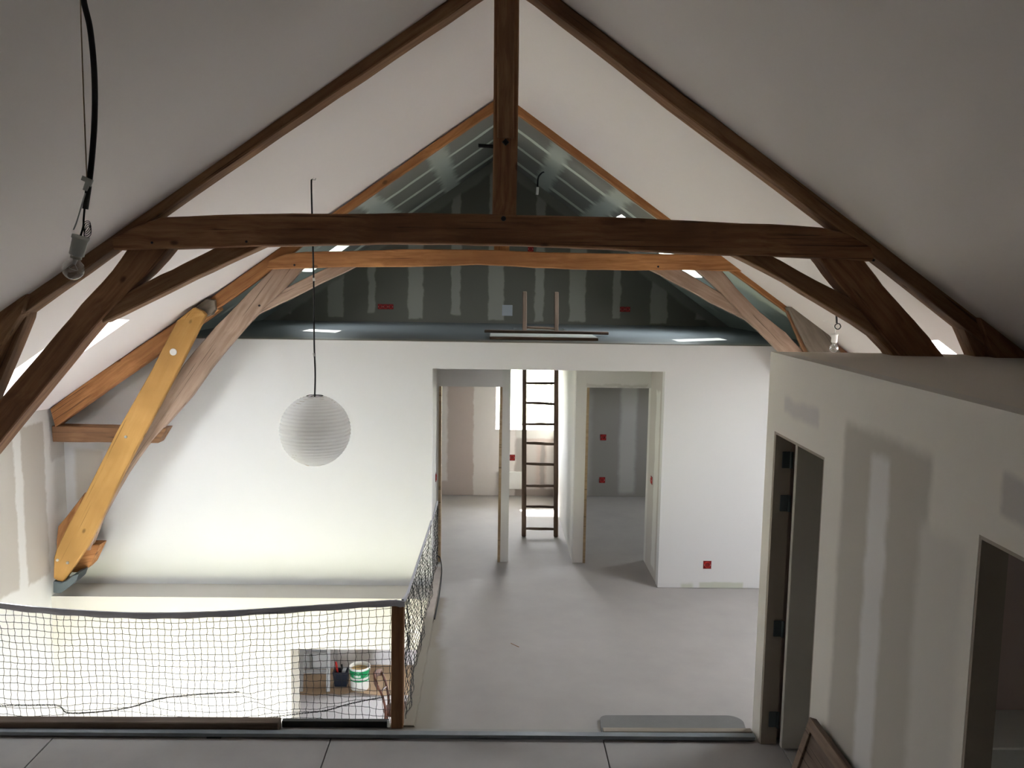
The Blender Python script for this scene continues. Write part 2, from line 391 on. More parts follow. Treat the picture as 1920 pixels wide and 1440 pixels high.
# near gable wall behind the camera (both storeys) with an unseen glazed bay placed to light the stairwell
bm = bmesh.new(); pf = [(XL-.3, FZ-.3), (XR+.3, FZ-.3), (XR+.3, zc(XR+.3, 0)+.02), (RX, zr(0)+.02), (XL-.3, zc(XL-.3, 0)+.02)]
for k, Y in ((0, Y0R), (1, Y0R-.28)):
    pf_v = [bm.verts.new((x, Y, z)) for x, z in pf]; bm.faces.new(pf_v)
    if k == 0: f0 = pf_v
for i in range(5): bm.faces.new((f0[i], f0[(i+1) % 5], pf_v[(i+1) % 5], pf_v[i]))
struct(link('wall_near', bm, M['paint']))
UNSEEN_BAY = (-4.1, -.5, -5.75, -3.45)
wally('wall_near_lower', 2.2, .2, XL-.2, XR+.2, LZ-.1, FZ-.1, [UNSEEN_BAY], M['paint'])
wallx('wall_lower_right', 2.2, .15, 2.2, 8.4, LZ-.1, FZ-.2, [], M['paint'])

# floors
CONC = board('dusty_screed', (.385, .36, .345), [(-.70, -.43, 5.6, 8.4, (.26, .225, .185), .05), (-.70, -.36, 5.6, 7.2, (.29, .26, .22), .07)], 'XY', var=.13, vscale=2.4, wob=.02)
NEAR = board('near_screed', (.37, .35, .34), [], 'XY', var=.18, vscale=2.2)
DARKJ = plain('joint_dark', (.05, .045, .04), .9)
VOID = (XL-.3, -.60, 5.905, YW)
floorz('floor', FZ-.004, .28, XL-.2, XR+.2, 5.69, YB+.2, [VOID], CONC)
nf = floorz('floor_near', FZ-.02, .26, XL-.2, XR+.2, Y0R, 5.69, [], DARKJ)
xs = [XL, -2.925, -1.062, .792, 1.99, 4.37]; ys = [Y0R, 1.0, 3.4, 5.688]
for i in range(len(xs)-1):
    for j in range(len(ys)-1):
        g = .004
        bm = bmesh.new(); a = Vector((xs[i]+g, ys[j]+g, FZ-.019)); b = Vector((xs[i+1]-g, ys[j+1]-g, FZ)); bx(bm, a, b, bev=.002)
        link('slab_panel', bm, NEAR, nf)
floorz('floor_strip', FZ, .004, -3.0, XL*0+1.85, 5.69, 5.82, [], board('edge_screed', (.34, .33, .31), [], 'XY', var=.2, vscale=5))
floorz('floor_lower', LZ, .2, XL-.2, XR+.2, 2.0, YB+.4, [], board('lower_floor_tile', (.62, .60, .62), [], 'XY', var=.05))
PLAT = board('loft_platform_board', (.12, .13, .135), [(-9, 9, YW-.1, YW+.28, (.20, .19, .16), .03)], 'XY', rough=.42, var=.1)
HATCH = (.27, .92, 10.70, 11.45)
floorz('ceiling_rooms', -.592, .108, XL, XR, YW+.001, YB, [HATCH], PLAT)

# recess with the two doorways and the corridor between
YR = 9.5
RW1 = board('recess_plaster', (.66, .645, .62), [(.12, .20, -1.2, -.9, (.6, .6, .56), .03), (1.04, 1.70, -1.12, -1.09, (.55, .53, .5), .01)], 'XZ')
wally('wall_recess', YR, .12, -.70, 1.84, FZ, -.70, [(-.575, .115, FZ, -1.137), (.205, .918, FZ, -.70), (1.035, 1.735, FZ, -1.13)], RW1)
wallx('wall_corridor', .918, .115, YR+.12, YB, FZ, -.70, [], M['paint'])
wallx('wall_recess_left', -.593, -.10, YW+.12, YR, FZ, -.70, [], board('recess_left_board', (.60, .59, .57), [], 'YZ'))
wallx('wall_recess_right', 1.735, .10, YW+.12, YR, FZ, -.70, [], board('recess_right_board', (.55, .52, .49), [(8.95, 9.16, -3.0, -1.1, (.72, .71, .68), .02)], 'YZ'))
def doorframe(name, x0, x1, zt, Y, d, mat, sides='lrt'):
    o = None
    rt = x1-.028 if 'r' in sides else x1
    return wally(name, Y-.004, d, x0, x1, FZ, zt, [(x0+.028, rt, FZ, zt)], mat)
doorframe('door_1', -.575, .115, -1.137, YR, .13, M['jambwood'], 'lr')
doorframe('door_2', 1.035, 1.735, -1.13, YR, .13, M['jambwood'], 'l')
# corridor window
x0, x1, z0, z1 = RWIN[0]; w = .03; GT_ = .54
wn = wally('window_1', YB+GT_-.12, .05, x0, x1, z0, z1, [(x0+w, x1-w, z0+w, z1-w)], frame_m)
bm = bmesh.new(); bm.faces.new([bm.verts.new(v) for v in ((x0, YB+GT_-.1, z0), (x1, YB+GT_-.1, z0), (x1, YB+GT_-.1, z1), (x0, YB+GT_-.1, z1))])
link('glass_pane', bm, M['glass'], wn)
portal(((x0+x1)/2, YB+GT_+.02, (z0+z1)/2), (x1-x0, z1-z0), (0, -1, 0))
# small unseen window, added to lighten the dark right-hand room
y0, y1, z0, z1 = ADDED_SIDEWIN; w = .05
wn = wallx('window_12', XR+.15, .05, y0, y1, z0, z1, [(y0+w, y1-w, z0+w, z1-w)], frame_m)
bm = bmesh.new(); bm.faces.new([bm.verts.new(v) for v in ((XR+.17, y0, z0), (XR+.17, y1, z0), (XR+.17, y1, z1), (XR+.17, y0, z1))]); link('glass_pane', bm, M['glass'], wn)
portal((XR+.27, (y0+y1)/2, (z0+z1)/2), (1, 1), (-1, 0, 0))
l = COL.objects[-1]; l.data.size = z1-z0; l.data.size_y = y1-y0; l.matrix_world = Matrix(((0, 0, 1, XR+.27), (0, -1, 0, (y0+y1)/2), (1, 0, 0, (z0+z1)/2), (0, 0, 0, 1)))
wn = wally('window_11', YB+.25, .04, *ADDED_BACKWIN, [(.25, 1.02, -4.95, -3.8), (1.08, 1.85, -4.95, -3.8)], frame_m)
bm = bmesh.new(); bm.faces.new([bm.verts.new(v) for v in ((.2, YB+.27, -5.0), (1.9, YB+.27, -5.0), (1.9, YB+.27, -3.75), (.2, YB+.27, -3.75))]); link('glass_pane', bm, M['glass'], wn)
y0, y1, z0, z1 = ADDED_LOWWIN; w = .04
wn = wallx('window_13', XR+.15, .05, y0, y1, z0, z1, [(y0+w, y1-w, z0+w, z1-w)], frame_m)
bm = bmesh.new(); bm.faces.new([bm.verts.new(v) for v in ((XR+.17, y0, z0), (XR+.17, y1, z0), (XR+.17, y1, z1), (XR+.17, y0, z1))]); link('glass_pane', bm, M['glass'], wn)
portal((XR+.27, (y0+y1)/2, (z0+z1)/2), (1, 1), (-1, 0, 0))
l = COL.objects[-1]; l.data.size = z1-z0; l.data.size_y = y1-y0; l.matrix_world = Matrix(((0, 0, 1, XR+.27), (0, -1, 0, (y0+y1)/2), (1, 0, 0, (z0+z1)/2), (0, 0, 0, 1)))
# unseen lower windows, placed to suit the stairwell light
for i, (y0, y1, z0, z1) in enumerate(UNSEEN_LWIN):
    w = .05; ym = (y0+y1)/2
    wn = wallx('window_%d' % (20+i), XL-.2, .05, y0, y1, z0, z1, [(y0+w, ym-.03, z0+w, z1-w), (ym+.03, y1-w, z0+w, z1-w)], frame_m)
    bm = bmesh.new(); bm.faces.new([bm.verts.new(v) for v in ((XL-.17, y0, z0), (XL-.17, y1, z0), (XL-.17, y1, z1), (XL-.17, y0, z1))]); link('glass_pane', bm, M['glass'], wn)
    portal((XL-.27, (y0+y1)/2, (z0+z1)/2), (z1-z0, y1-y0), (1, 0, 0))
    l = COL.objects[-1]; l.matrix_world = Matrix(((0, 0, -1, XL-.27), (0, 1, 0, (y0+y1)/2), (1, 0, 0, (z0+z1)/2), (0, 0, 0, 1)))
x0, x1, z0, z1 = UNSEEN_BAY; w = .06
wn = wally('window_22', 2.28, .05, x0, x1, z0, z1, [(x0+w, -2.43, z0+w, z1-w), (-2.37, x1-w, z0+w, z1-w)], frame_m)
bm = bmesh.new(); bm.faces.new([bm.verts.new(v) for v in ((x0, 2.3, z0), (x1, 2.3, z0), (x1, 2.3, z1), (x0, 2.3, z1))]); link('glass_pane', bm, M['glass'], wn)
portal(((x0+x1)/2, 2.18, (z0+z1)/2), (x1-x0, z1-z0), (0, 1, 0))

# the low room on the right (partition, end wall, flat lid)
XP = 1.857; BZ = -.435
PB = (.57, .53, .475); PT = (.72, .70, .66)
pw = [(4.90, 5.50, -.80, -.70, (.68, .64, .62), .03), (3.60, 4.52, -3.3, -.70, PB, .04), (3.98, 4.19, -3.3, -.80, (.80, .775, .76), .035), (3.30, 3.66, -3.3, -1.0, (.73, .69, .64), .05), (2.85, 3.09, -.82, -.655, (.60, .56, .53), .02)]
D1 = (4.784, 5.662, FZ, -.945); D2 = (2.35, 3.215, FZ, -.925)
wallx('wall_partition', XP, .10, 1.2, 5.82, FZ, BZ, [D1, D2], board('partition_board', (.83, .785, .72), pw, 'YZ', wob=.02))
floorz('ceiling_low_room', BZ, .06, XP+.10, XR, 1.2, 5.82, [], board('lid_board', (.88, .81, .72), [], 'XY', var=.03))
wally('wall_low_room_end', 5.72, .10, XP+.10, XR, FZ, BZ-.06, [], board('low_room_board', (.60, .47, .44), [], 'XZ'))
wally('wall_low_room_near', 1.2, .10, XP+.10, XR, FZ, BZ-.06, [], M['paint'])
bm = bmesh.new(); bx(bm, (2.2, 5.2, FZ), (XR, 5.72, -2.885), bev=.01); struct(link('trim_1', bm, M['paint']))
# first doorway: wooden frame, leaf folded into the room, four hinges
DW = plain('frame_brown', (.40, .34, .28), .7, 0, .1, 3)
dr = wallx('door_3', XP+.002, .108, 4.784, 5.664, FZ, -.943, [(4.80, 5.632, FZ, -.962)], DW)
LEAF = board('door_leaf_paint', (.62, .57, .50), [], 'XZ', rough=.6)
lf = box('door_leaf', (XP+.118, 5.55, FZ+.012), (XP+.90, 5.59, -.975), LEAF, dr)
for z in (-1.13, -1.42, -2.28, -2.92):
    hg = box('hinge', (XP+.05, 5.624, z-.055), (XP+.104, 5.634, z+.055), M['steel'], dr)
    tube('hinge_knuckle', [(XP+.108, 5.618, z-.055), (XP+.108, 5.618, z+.055)], .010, M['steel'], hg)
wallx('door_4', XP+.002, .108, 2.35, 3.218, FZ, -.923, [(2.37, 3.199, FZ, -.94)], DW)

# outdoors: meadow and a hedge seen through the corridor window
gm, gt_, gb = newmat('meadow_grass', .9)
_co = N(gt_, 'ShaderNodeTexCoord').outputs['Object']
gt_.links.new(mixc(gt_, noi(gt_, _co, .6, 6), (.22, .215, .13), (.36, .35, .25)), gb.inputs['Base Color'])
bm = bmesh.new(); bm.faces.new([bm.verts.new(v) for v in ((-150, -150, LZ-.25), (150, -150, LZ-.25), (150, 250, LZ-.25), (-150, 250, LZ-.25))])
struct(link('ground', bm, gm))

# ------------------------------------------------------------------ timber helper
def along(P, n):
    P = [Vector((a, b)) for a, b in P]; L = [0]
    for i in range(1, len(P)): L.append(L[-1]+(P[i]-P[i-1]).length)
    out = []
    for k in range(n):
        s = L[-1]*k/(n-1); i = 1
        while i < len(P)-1 and L[i] < s: i += 1
        t = (s-L[i-1])/max(L[i]-L[i-1], 1e-9); out.append(P[i-1].lerp(P[i], t))
    return out
def beam(name, top, bot, Y, th, mat, parent, n=14, ch=.009, wav=.003):
    """hewn timber: front face between two edge lines on the plane Y, real thickness th away from it"""
    T = [at(p.x, p.y, Y) for p in along(top, n)]; B = [at(p.x, p.y, Y) for p in along(bot, n)]
    s = random.random()*50
    for i in range(n):
        T[i] += Vector((0, 0, 1))*wav*noise.noise(Vector((i*.9, s, 0)))*2; B[i] += Vector((0, 0, 1))*wav*noise.noise(Vector((i*.9, s, 9)))*2
    c = sum(T+B, Vector())/(2*n); d = ((T[-1]+B[-1])-(T[0]+B[0])); d.y = 0; d.normalize()
    c.y = Y+th/2; w = Vector((-d.z, 0, d.x)); y = Vector((0, 1, 0))
    m = Matrix(((d.x, y.x, w.x, c.x), (d.y, y.y, w.y, c.y), (d.z, y.z, w.z, c.z), (0, 0, 0, 1))); mi = m.inverted()
    bm = bmesh.new(); rings = []
    for i in range(n):
        t, b = T[i], B[i]; e = (b-t).normalized(); k = min(ch, (b-t).length*.3)
        w1 = .004*noise.noise(Vector((i*.7, s+3, 1)))
        q = [t+e*k, b-e*k, b+y*k, b+y*(th-k), b-e*k+y*th, t+e*k+y*th, t+y*(th-k), t+y*k]
        q = [v+y*(w1 if j in (0, 1) else 0) for j, v in enumerate(q)]
        rings.append([bm.verts.new(mi @ v) for v in q])
    for i in range(n-1):
        for k in range(8): bm.faces.new((rings[i][k], rings[i][(k+1) % 8], rings[i+1][(k+1) % 8], rings[i+1][k]))
    bm.faces.new(rings[0]); bm.faces.new(rings[-1][::-1])
    return link(name, bm, mat, parent, matrix=m)
def peg(p, r, mat, parent, name='peg', L=.02, ax=(0, -1, 0), seg=10):
    p = Vector(p); a = Vector(ax); bm = bmesh.new(); addtube(bm, [p-a*.01, p+a*L*.7, p+a*L], [r, r, r*.8], seg); return link(name, bm, mat, parent, smooth=False)

# ------------------------------------------------------------------ roof truss in front
Y1 = 5.60
t1 = empty('roof_truss', (RX, Y1, -.43), 'massive dark brown roof truss nearest the camera, with a thick king post', 'roof truss')
DK = M['beam_dark']; MD = M['beam_mid']
beam('principal_rafter', [(936, -70), (837, 0), (640, 137), (535, 207), (430, 277), (320, 357), (207, 442), (110, 512), (50, 549), (-60, 628)],
     [(948, -42), (893, -6), (640, 166), (535, 237), (430, 309), (330, 379), (245, 440), (165, 502), (60, 575), (-60, 665)], Y1, .17, MD, t1, 20)
beam('principal_rafter', [(960, -72), (1053, 0), (1280, 175), (1500, 337), (1688, 480), (1840, 596), (1990, 712)],
     [(950, -42), (1010, 0), (1280, 212), (1470, 353), (1560, 423), (1650, 490), (1740, 560), (1820, 624), (1925, 712)], Y1, .17, MD, t1, 20)
beam('collar_beam', [(210, 445), (240, 430), (292, 407), (440, 402), (584, 401), (760, 399), (925, 402), (1060, 405), (1190, 409), (1330, 415), (1450, 420), (1548, 427), (1600, 440), (1632, 462)],
     [(213, 468), (260, 467), (310, 466), (400, 464), (520, 461), (640, 458), (700, 457), (850, 457), (950, 459), (1060, 464), (1180, 469), (1280, 474), (1360, 478), (1450, 481), (1535, 484), (1640, 490)], Y1-.03, .20, DK, t1, 30)
kp = beam('king_post', [(927, -60), (926, 100), (925, 257), (923, 403)], [(974, -60), (973, 100), (971, 257), (968, 404)], Y1, .16, DK, t1, 10)
beam('face_plank', [(932, -60), (932, 258)], [(965, -60), (964, 258)], Y1-.022, .024, MD, kp, 6)
peg(at(948, 267, Y1), .022, M['black'], kp, seg=4); peg(at(944, 410, Y1-.03), .016, M['black'], t1)
beam('iron_stub', [(897, 269), (926, 271)], [(897, 276), (926, 278)], Y1+.06, .02, M['black'], t1, 3, wav=0)
beam('brace', [(242, 462), (216, 500), (190, 530), (150, 573), (117, 612), (75, 662), (0, 748), (-70, 830)],
     [(322, 460), (290, 500), (265, 522), (240, 545), (175, 615), (150, 645), (100, 707), (50, 768), (0, 830), (-70, 915)], Y1, .17, DK, t1, 18)
beam('brace', [(1533, 480), (1561, 518), (1598, 562), (1640, 612), (1690, 670), (1720, 705)],
     [(1617, 482), (1657, 536), (1692, 575), (1732, 619), (1768, 665), (1795, 705)], Y1, .17, DK, t1, 14)
beam('strut', [(192, 570), (265, 533), (330, 501), (405, 464), (430, 450)], [(192, 606), (250, 577), (320, 543), (400, 504), (478, 468), (500, 458)], Y1+.02, .15, MD, t1, 12)
beam('strut', [(1400, 455), (1447, 479), (1530, 525), (1597, 560), (1690, 640), (1720, 690)], [(1345, 455), (1372, 474), (1475, 528), (1560, 581), (1630, 621), (1665, 655), (1690, 690)], Y1+.02, .15, MD, t1, 12)
beam('foot_post', [(22, 545), (57, 545), (57, 575), (30, 640), (0, 712), (-80, 900)][1:], [(-10, 580), (-30, 640), (-80, 760), (-160, 900)], Y1+.03, .14, MD, t1, 8)
beam('foot_block', [(-70, 610), (0, 573), (30, 557), (50, 552)], [(-70, 790), (0, 650), (22, 612), (38, 590)], Y1-.05, .12, MD, t1, 6)
beam('foot_post', [(1797, 590), (1812, 625), (1840, 690)], [(1860, 595), (1890, 625), (1960, 690)], Y1+.03, .16, MD, t1, 6)
beam('foot_block', [(1840, 592), (1862, 594), (1925, 645), (1985, 700)], [(1838, 600), (1852, 640), (1870, 680), (1885, 712)], Y1-.05, .13, DK, t1, 6)
for q in ((285, 455), (462, 453), (1638, 488)): peg(at(*q, Y1-.03), .008, M['black'], t1, L=.004)

# ------------------------------------------------------------------ roof truss at the far wall
Y2 = 8.42
OR = M['beam_orange']; GY = M['beam_grey']
t2 = empty('roof_truss', (RX, Y2, -1.28), 'orange brown roof truss standing against the white far wall', 'roof truss')
beam('principal_rafter', [(940, 178), (923, 190), (640, 388), (527, 462), (395, 558)], [(946, 198), (923, 210), (640, 406), (560, 466), (465, 540), (402, 582)], Y2, .08, OR, t2, 14)
beam('principal_rafter', [(950, 179), (973, 197), (1270, 413), (1357, 477), (1492, 573)], [(945, 196), (973, 216), (1270, 436), (1325, 477), (1370, 509), (1478, 587)], Y2, .08, OR, t2, 14)
beam('lower_rafter', [(94, 766), (184, 700), (327, 605), (400, 556)], [(104, 801), (125, 784), (240, 703), (330, 640), (410, 582)], Y2+.01, .15, OR, t2, 12)
beam('splice_block', [(362, 580), (384, 560), (402, 562)], [(372, 598), (395, 592), (404, 580)], Y2-.05, .1, M['beam_ash'], t2, 4)
beam('collar_beam', [(505, 488), (547, 472), (650, 471), (750, 467), (800, 467), (940, 469), (1000, 472), (1175, 476), (1280, 476), (1325, 477), (1385, 480)],
     [(500, 505), (545, 504), (665, 500), (775, 500), (800, 499), (900, 496), (960, 499), (1025, 503), (1175, 507), (1275, 506), (1362, 508), (1400, 509)], Y2-.05, .17, OR, t2, 26)
beam('king_post', [(930, 185), (926, 472)], [(958, 185), (955, 472)], Y2+.01, .12, OR, t2, 8)
beam('old_brace', [(512, 503), (465, 550), (400, 617), (350, 675), (312, 732), (285, 775), (250, 825), (210, 895), (165, 975), (150, 1030)],
     [(568, 503), (535, 542), (482, 590), (442, 635), (400, 685), (358, 745), (312, 796), (270, 842), (228, 905), (190, 975), (168, 1032)], Y2, .08, GY, t2, 22)
beam('old_brace', [(1304, 505), (1355, 552), (1395, 595), (1450, 647), (1480, 680), (1500, 705)], [(1352, 505), (1385, 545), (1425, 585), (1475, 625), (1507, 660), (1545, 705)], Y2, .09, GY, t2, 14)
beam('old_strut', [(478, 566), (525, 545), (575, 520), (612, 503), (640, 490)], [(478, 592), (530, 567), (600, 532), (667, 500), (690, 488)], Y2+.02, .10, GY, t2, 10)
beam('old_strut', [(1250, 492), (1280, 507), (1360, 555), (1410, 585)], [(1195, 495), (1222, 507), (1335, 568), (1407, 604)], Y2+.02, .10, GY, t2, 10)
beam('tie_stub', [(97, 799), (313, 803)], [(99, 829), (296, 831)], Y2+.02, .16, M['beam_mid'], t2, 8)
beam('wall_post_stub', [(158, 925), (125, 968), (105, 992), (106, 1040)], [(185, 925), (175, 960), (160, 990), (140, 1040)], Y2+.03, .14, OR, t2, 6)
beam('sill_stub', [(130, 1024), (163, 1021), (187, 1021)], [(130, 1073), (154, 1074), (169, 1060)], Y2+.02, .16, OR, t2, 5)
fp = beam('new_post', [(332, 600), (281, 700), (222, 803), (159, 928), (125, 990), (101, 1040), (100, 1083)], [(386, 590), (331, 700), (259, 834), (210, 930), (166, 1022), (138, 1064), (117, 1094)], Y2-.13, .07, M['fir'], t2, 30, wav=.001)
fp['label'] = 'pale new softwood post bolted over the old brace'
beam('new_post_tip', [(332, 601), (362, 577)], [(386, 591), (380, 584)], Y2-.13, .07, M['fir'], t2, 3, wav=0)
peg(at(325, 660, Y2-.13), .033, M['whitep'], fp, 'washer', .006, seg=20)
for q in ((236, 819), (108, 1050), (127, 1055)): peg(at(*q, Y2-.13), .014, M['zinc'], fp, 'bolt', .012)
beam('steel_shoe', [(100, 1090), (118, 1094), (138, 1077), (148, 1075)], [(100, 1112), (113, 1113), (130, 1101), (143, 1089)], Y2-.17, .20, M['steel'], t2, 5, wav=0)
ap = beam('grey_post', [(1478, 577), (1500, 625), (1520, 665), (1545, 705)], [(1496, 573), (1545, 612), (1578, 662), (1600, 705)], Y2-.10, .12, M['beam_ash'], t2, 8)
beam('thin_lath', [(1474, 583), (1507, 660), (1520, 690)], [(1480, 583), (1517, 660), (1530, 690)], Y2-.06, .05, MD, t2, 4)
beam('lower_rafter', [(1540, 608), (1612, 662), (1680, 712)], [(1540, 640), (1575, 665), (1640, 712)], Y2+.01, .13, M['beam_mid'], t2, 6)
for q in ((552, 497), (486, 573), (1234, 500)): peg(at(*q, Y2-.05), .010, M['black'], t2, L=.004)

# ------------------------------------------------------------------ pendant lamps
def bare_bulb(name, label, top_pts, sock, tip, Y, pipe_r, extra=None):
    root = empty(name, at(*top_pts[0], Y) if not hasattr(top_pts[0], 'x') else top_pts[0], label, 'bare bulb')
    s = at(*sock, Y); e = at(*tip, Y); d = (e-s).normalized()
    q = Vector((0, 0, -1)).rotation_difference(d).to_matrix().to_4x4(); m = Matrix.Translation(s) @ q
    L = (e-s).length; R = L*.235
    bm = bmesh.new(); lathe(bm, [(.002, 0), (R*.78, 0), (R*.80, -L*.08), (R*.70, -L*.10), (R*.68, -L*.44), (R*.5, -L*.47)], 16)
    link('lamp_socket', bm, M['whitep'], root, True, m)
    bm = bmesh.new(); lathe(bm, [(R*.5, -L*.44), (R*.52, -L*.52), (R*.42, -L*.53)], 14); link('bulb_cap', bm, M['brass'], root, True, m)
    bm = bmesh.new(); zc_ = -L+R; pr = [(R*.45, -L*.52), (R*.52, -L*.57), (R*.8, zc_+R*.62)]
    pr += [(R*math.cos(a), zc_-R*math.sin(a)) for a in [math.radians(x) for x in (-25, 0, 20, 40, 60, 78, 89)]]
    lathe(bm, pr, 24); bl = link('glass_bulb', bm, M['bulb'], root, True, m)
    bm = bmesh.new(); addtube(bm, [(0, 0, -L*.5), (0, 0, -L*.66)], [R*.28, R*.12], 8)
    addtube(bm, [(-R*.1, 0, -L*.66), (-R*.45, 0, -L*.76), (-R*.2, R*.2, -L*.78), (R*.2, R*.2, -L*.78), (R*.45, 0, -L*.76), (R*.1, 0, -L*.66)], R*.03, 5)
    link('filament_stem', bm, M['zinc'], bl, True, m)
    return root
Yb = 2.7
b1 = bare_bulb('pendant_bulb', 'large clear bulb dangling at left from a black flexible conduit', [(153, -40)], (152, 442), (133, 524), Yb, .008)
tube('flexible_conduit', spline([tuple(at(151, -160, Yb+.30)), tuple(at(153, -60, Yb+.08)), tuple(at(157, 0, Yb)), tuple(at(169, 55, Yb)), tuple(at(177, 140, Yb)), tuple(at(177, 230, Yb)), tuple(at(170, 320, Yb)), tuple(at(160, 392, Yb))]), .0085, M['black'], b1, 10)
tube('thin_cord', spline([tuple(at(150, -60, Yb+.08)), tuple(at(152, 40, Yb)), tuple(at(156, 160, Yb)), tuple(at(160, 260, Yb)), tuple(at(163, 335, Yb-.01))]), .0018, M['jambwood'], b1, 6)
tube('lamp_wire', spline([tuple(at(159, 385, Yb)), tuple(at(157, 410, Yb)), tuple(at(156, 425, Yb)), tuple(at(151, 443, Yb))]), .003, M['black'], b1, 6)
tube('white_wire', spline([tuple(at(160, 362, Yb-.01)), tuple(at(153, 385, Yb-.01)), tuple(at(146, 410, Yb-.01)), tuple(at(138, 431, Yb-.01))]), .0022, M['whitep'], b1, 6)
bm = bmesh.new()
for k in range(4):
    c = at(162+k*.8, 425+k*2, Yb-.008+.005*k); pts = []
    for j in range(15):
        a = 2*math.pi*j/14; pts.append(c+Vector((.010*math.cos(a)+.004*math.sin(a), .004*math.sin(a*2+k), .017*math.sin(a)-.002*k)))
    addtube(bm, pts, .0012, 5, False)
o = link('wire_coil', bm, M['black'], b1, True); o['kind'] = 'stuff'
bm = bmesh.new(); a = at(153, 333, Yb-.012); b = at(171, 341, Yb-.012); bx(bm, (0, 0, -.007), ((b-a).length, .002, .007), Matrix.Translation(a) @ Matrix.Rotation(.42, 4, 'Y')); 
addtube(bm, [at(169, 336, Yb), at(162, 358, Yb)], .0105, 10); link('adhesive_tag', bm, M['whitep'], b1)
Yc = 7.19
b2 = bare_bulb('pendant_bulb', 'small clear bulb hanging in front of the grey post at right', [(1568, 560)], (1565, 626), (1563, 661), Yc, .006)
tube('black_conduit', [at(1568, 559, Yc), at(1568, 585, Yc), at(1569, 606, Yc)], .0085, M['black'], b2, 8)
bm = bmesh.new(); c = at(1571, 612, Yc); addtube(bm, [c+Vector((.024*math.cos(2*math.pi*k/16), .004*math.sin(k), .024*math.sin(2*math.pi*k/16))) for k in range(17)], .0045, 6, False); link('wire_loop', bm, M['black'], b2, True)
tube('thin_wire', spline([tuple(at(1567, 613, Yc)), tuple(at(1566, 620, Yc)), tuple(at(1565, 627, Yc))]), .003, M['whitep'], b2, 6)
tube('white_wire', spline([tuple(at(1543, 602, Yc)), tuple(at(1552, 603, Yc)), tuple(at(1562, 610, Yc)), tuple(at(1566, 620, Yc))]), .0018, M['whitep'], b2, 5)
Yd = 11.0
b3 = empty('loft_cable', at(1020, 325, Yd), 'short black cable with a white connector hanging from the loft ceiling', 'cable')
tube('black_conduit', spline([tuple(at(1021, 322, Yd+.1)), tuple(at(1015, 325, Yd)), tuple(at(1009, 334, Yd)), tuple(at(1008, 352, Yd))]), .010, M['black'], b3)
tube('connector', [at(1008, 351, Yd), at(1007, 365, Yd)], .016, M['whitep'], b3)

# paper lantern
Yl = 7.13
hk = at(584, 337, Yl); lc = at(591, 807, Yl); R = .292
ln = empty('paper_lantern', lc-Vector((0, 0, R)), 'round white ribbed paper lantern hanging over the stairwell', 'paper lantern')
def lr(a, z): return 1-.012*(1 if math.sin(a*2+.6) > .2 else 0)-.018*(1 if math.sin(a*3+2) > .75 else 0)+.006*noise.noise(Vector((a*2, z*14, 3)))
prof = []; nr = 26
for i in range(nr*4+1):
    th = math.radians(13)+(math.pi-math.radians(26))*i/(nr*4); k = (i % 4)/4
    prof.append((R*math.sin(th)*(1-.02*math.sin(math.pi*k)), R*math.cos(th)))
bm = bmesh.new(); lathe(bm, prof, 72, fn=lr); link('paper_shade', bm, M['paper'], ln, True, Matrix.Translation(lc))
bm = bmesh.new()
for i in range(1, nr, 1):
    th = math.radians(13)+(math.pi-math.radians(26))*i/nr; r = R*math.sin(th)*.955; z = R*math.cos(th)
    addtube(bm, [lc+Vector((r*math.cos(2*math.pi*k/36), r*math.sin(2*math.pi*k/36), z+.002*math.sin(k+i))) for k in range(37)], .0013, 4, False)
o = link('wire_rib', bm, M['jambwood'], ln); o['kind'] = 'stuff'
bm = bmesh.new(); r = R*math.sin(math.radians(13)); z = R*math.cos(math.radians(13))
addtube(bm, [lc+Vector((r*math.cos(2*math.pi*k/24), r*math.sin(2*math.pi*k/24), z)) for k in range(25)], .003, 5, False)
for a in (0, 2.1, 4.2): addtube(bm, [lc+Vector((r*math.cos(a), r*math.sin(a), z)), lc+Vector((0, 0, R*.99))], .002, 5)
link('top_ring', bm, M['black'], ln, True)
tube('hanging_cord', spline([tuple(hk+Vector((.02, 0, .02))), tuple(hk), tuple(at(585, 400, Yl)), tuple(at(588, 520, Yl)), tuple(at(589, 640, Yl)), tuple(at(591, 700, Yl)), tuple(at(590, 744, Yl))]), .0068, M['black'], ln)
for y in (524, 665): tube('cable_tie', [at(588, y-3, Yl), at(589, y+3, Yl)], .010, M['whitep'], ln)
bm = bmesh.new(); addtube(bm, [hk+Vector((0, 0, .03)), hk+Vector((.012, 0, 0)), hk+Vector((.03, 0, -.002)), hk+Vector((.035, 0, .012))], .0035, 6); link('ceiling_hook', bm, M['zinc'], ln, True)

# ------------------------------------------------------------------ corridor ladder going up through the hatch
ld = empty('ladder', (.61, 10.5, FZ), 'old brown wooden ladder rising from the corridor through the loft hatch', 'ladder')
def LP(x, z):   # lean
    t = (z-FZ)/(2.95); return Vector((x, 10.5+.60*t, z))
for xb, xt in ((.415, .395), (.808, .795)): stick('rail', LP(xb, FZ+.0), LP(xt, -.12), .055, .045, M['ladder'], ld, upv=(0, 1, 0), bev=.008)
for z in (-3.0, -2.745, -2.49, -2.233, -1.982, -1.743, -1.495, -1.248, -1.0, -.78, -.565):
    a = LP(.40, z+random.uniform(-.004, .008)); b = LP(.82, z+random.uniform(-.008, .004)); bm = bmesh.new()
    addtube(bm, [a+(b-a)*k/6+Vector((0, 0, random.uniform(-.003, .003))) for k in range(7)], [.014, .016, .018, .018, .018, .016, .014], 8); link('rung', bm, M['ladder'], ld, True)
